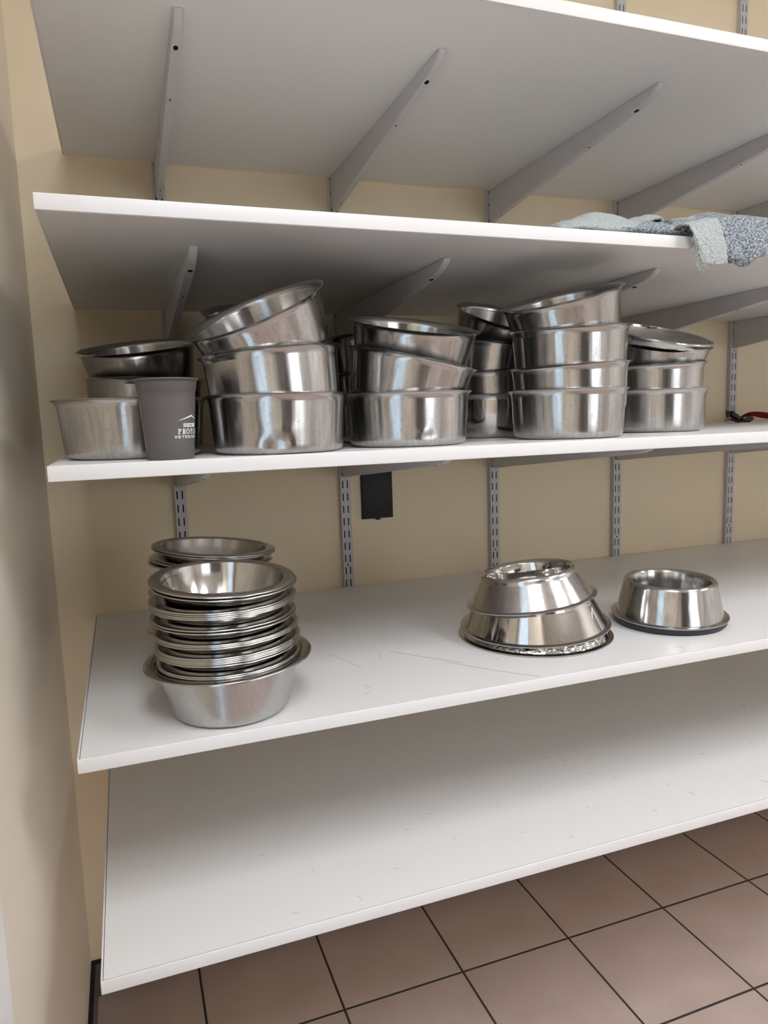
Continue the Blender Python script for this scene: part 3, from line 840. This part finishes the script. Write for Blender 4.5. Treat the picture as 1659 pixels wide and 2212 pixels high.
def body(u, v):
    x = .94 + u * .46
    h = lerp_tab(top_h, x) + .004 * noise.noise(Vector((x * 22, v * 5, 0)))
    d = lerp_tab(drop, x) if x > 1.07 else None
    yb = -.50 - .05 * math.sin(u * 5)
    ye = YF - .006 if d is not None else YF + .012
    if v < .6:
        k = v / .6
        y = yb + (ye - yb) * k
        prof = math.sin(min(1, k * 1.35) * PI / 2) if k < .74 else 1
        end = 1.0
        if d is None: end = 1 - max(0, (k - .6) / .4) ** 2
        else: end = 1 - .55 * max(0, (k - .55) / .45) ** 2
        z = ZB + .006 + h * prof * end
        if d is not None and k > .9: y -= 0
    else:
        k = (v - .6) / .4
        if d is None:
            y = ye - .0 ; z = ZB + .006 * (1 - k) + .003
            y = ye + k * .03
        else:
            z0 = ZB + .006 + h * .45
            z1 = ZB - d
            z = z0 + (z1 - z0) * k
            y = ye - .016 * math.sin(k * PI * .75) - .006 * noise.noise(Vector((x * 30, k * 3, 2)))
            if k > .93: y += .004
    y += .004 * noise.noise(Vector((x * 25, v * 7, 4)))
    return x, y, z
tc_ = sheet('terry_cloth', [M_TERRY, M_BORDER], body, 230, 170, .004, .0020)
for f in tc_.data.polygons:
    c = f.center + Vector(tw.location)
    q = c.x - 1.020 - (c.y - YF) * .95
    if 0 < q < .050 and c.z > ZB + .012: f.material_index = 1
lh = [(.83, .005), (.86, .020), (.915, .036), (.995, .034), (1.04, .047), (1.075, .057), (1.10, .044), (1.13, .018)]
def fold(u, v):
    # pale reverse side folded over, its free edge running up to the right
    x = .822 + u * .308
    ye = YF + .012 + max(0, (x - .945)) * .55
    yb = -.52
    k = v
    y = yb + (ye - yb) * k
    h = lerp_tab(lh, x)
    kk = min(1, k * 1.25)
    z = ZB + .005 + h * math.sin(kk * PI / 2) * (1 - max(0, (k - .80) / .20) ** 2 * (1 - max(0, min(1, (x - .945) / .10)) * .80))
    z += .003 * noise.noise(Vector((x * 28, y * 28, 6)))
    return x, y, max(z, ZB + .004)
sheet('folded_layer', M_TERRYL, fold, 160, 110, .005, .0012, 3)
def hem(u, v):
    # pale strip folded over the front edge
    s = v
    x = 1.043 + .050 * u + .004 * s + .010 * s * s
    if s < .25:
        k = s / .25
        y = YF + .020 * (1 - k) - .018 * k; z = ZB + .012 + .005 * math.sin(k * PI) + .012 * u
    else:
        k = (s - .25) / .75
        y = YF - .018 - .013 * math.sin(k * PI * .7) - .006 * u
        z = ZB + .012 + .012 * u - (.058 + .004 * u + .010 * math.sin(u * PI) * .3) * k - .010 * u * k
    return x, y + .0015 * noise.noise(Vector((x * 60, z * 60, 1))), z
sheet('pale_hem', M_HEM, hem, 70, 70, .003, .0013, 8)
bm = bmesh.new()
for i in range(46):
    k = random.random()
    s = .40 + .60 * k
    p = Vector(hem(0, s)); p -= Vector(tw.location)
    if i > 34:
        p = Vector(hem(random.random() * .25, 1)) - Vector(tw.location)
    pts = [p]
    d = Vector((random.uniform(-1, .35), random.uniform(-.6, .2), random.uniform(-1.3, -.4))).normalized()
    ln = random.uniform(.008, .022)
    for q in range(6):
        d = (d + Vector((random.uniform(-.5, .5), random.uniform(-.5, .5), random.uniform(-.5, .2)))).normalized()
        pts.append(pts[-1] + d * ln / 6)
    add_tube(bm, pts, .00045, 5)
link_mesh('frayed_threads', bm, M_HEM, tw, angle=80)

# ------------------------------------------------------------------ red lead with black buckle on the pan shelf
ld = empty('pet_collar', (1.86, -.16, ZC)); tag(ld, 'dark red pet collar with a black buckle lying beside the fifth upright', 'collar')
def ribbon(bm, pts, widths, th=.0018):
    """pts: centre points; widths: half-width vectors"""
    prev = None
    for p, w in zip(pts, widths):
        p = Vector(p); w = Vector(w)
        q = [bm.verts.new(p + w), bm.verts.new(p - w)]
        if prev: bm.faces.new((prev[0], prev[1], q[1], q[0]))
        prev = q
    bmesh.ops.solidify(bm, geom=bm.faces[:], thickness=th)
bm = bmesh.new()
pts, wd = [], []
for i in range(41):
    k = i / 40
    x = -.030 + .42 * k
    y = .004 + .03 * math.sin(k * 5) 
    z = .006 + .010 * min(1, k * 5) + .006 * math.sin(k * 9)
    tw_ = min(1, max(0, (k - .08) / .22)) * PI / 2 * .85
    wv = Vector((0, math.cos(tw_), math.sin(tw_))) * .0095
    z = max(z, abs(wv.z) + .002)
    pts.append((x, y, z)); wd.append(wv)
ribbon(bm, pts, wd); link_mesh('webbing', bm, M_RED, ld, angle=50)
bm = bmesh.new()
def obox(cx_, cz_, lx, lz, ly, ang, yy=0.0, bev=.0015):
    vs0 = set(bm.verts)
    add_box(bm, (-lx / 2, -ly / 2, -lz / 2), (lx / 2, ly / 2, lz / 2), bevel=bev)
    nv = [v for v in bm.verts if v not in vs0]
    bmesh.ops.rotate(bm, verts=nv, cent=(0, 0, 0), matrix=Matrix.Rotation(ang, 3, 'Y'))
    bmesh.ops.translate(bm, verts=nv, vec=(cx_, yy, cz_))
obox(-.038, .0160, .046, .012, .022, .55)
obox(-.012, .0075, .040, .009, .022, .12)
obox(.012, .0072, .020, .010, .022, -.45)
obox(-.052, .0265, .012, .010, .014, .9)
link_mesh('buckle', bm, M_BLACKWEB, ld)
bm = bmesh.new()
obox(-.066, .0255, .0065, .020, .007, -.35)
link_mesh('clip_prong', bm, M_BLACKWEB, ld)
bm = bmesh.new()
obox(-.040, .0056, .034, .0018, .019, .28, -.002, .0004)
link_mesh('webbing_loop', bm, M_RED, ld)

# ------------------------------------------------------------------ stray hairs and scratches on the boards
def hairs(name, z, n, x0, x1, y0, y1, label, extra=()):
    bm = bmesh.new()
    for pl in extra: add_tube(bm, [(a, b, z + .0003) for a, b in pl], .00014, 4, cap=False)
    for i in range(n):
        x, y = random.uniform(x0, x1), random.uniform(y0, y1)
        a = random.uniform(0, 2 * PI); cv = random.uniform(-2.5, 2.5); ln = random.uniform(.006, .016)
        pts = []
        px, py = x, y
        for q in range(7):
            pts.append((px, py, z + .0004)); px += math.cos(a) * ln / 6; py += math.sin(a) * ln / 6; a += cv / 6
        add_tube(bm, pts, .00016, 4, cap=False)
    o = link_mesh(name, bm, M_HAIR, smooth=False)
    tag(o, label, 'hair', kind='stuff')
hairs('pet_hair', ZE, 70, .15, 2.0, -.77, -.3, 'short dark hairs scattered over the lowest shelf')
hairs('pet_hair', ZD, 26, .45, 1.9, -.77, -.12, 'fine dark hairs scattered over the shelf of nested bowls',
      [((.496, -.512), (.513, -.560), (.530, -.613)), ((.606, -.550), (.650, -.606), (.700, -.665)), ((.586, -.534), (.582, -.565), (.568, -.597)), ((.493, -.733), (.504, -.726), (.513, -.715)), ((.673, -.647), (.73, -.72), (.785, -.780))])

# ------------------------------------------------------------------ world, camera, view
w = bpy.data.worlds.new('World'); sc.world = w; w.use_nodes = True
w.node_tree.nodes['Background'].inputs[0].default_value = (.5, .48, .45, 1)
w.node_tree.nodes['Background'].inputs[1].default_value = 0.02
yaw, pitch, roll = 0.3452, -0.13, -0.0328
F = Vector((math.sin(yaw) * math.cos(pitch), math.cos(yaw) * math.cos(pitch), math.sin(pitch)))
Rv = Vector((math.cos(yaw), -math.sin(yaw), 0)); Uv = Rv.cross(F)
R2 = Rv * math.cos(roll) + Uv * math.sin(roll); U2 = -Rv * math.sin(roll) + Uv * math.cos(roll)
cam = bpy.data.cameras.new('camera'); co = bpy.data.objects.new('camera', cam); COL.objects.link(co)
m3 = Matrix((R2, U2, -F)).transposed()
co.matrix_world = Matrix.Translation(CAM) @ m3.to_4x4()
cam.sensor_fit = 'HORIZONTAL'; cam.sensor_width = 36; cam.lens = 36 * 1552.299 / 1659
cam.clip_start = .02
sc.camera = co
sc.view_settings.view_transform = 'Standard'; sc.view_settings.look = 'None'
sc.view_settings.gamma = 1; sc.view_settings.use_curve_mapping = False
sc.view_settings.exposure = 0.12
sc.cycles.max_bounces = 10; sc.cycles.glossy_bounces = 8; sc.cycles.diffuse_bounces = 6
sc.cycles.use_denoising = True
sc.cycles.sample_clamp_indirect = 6
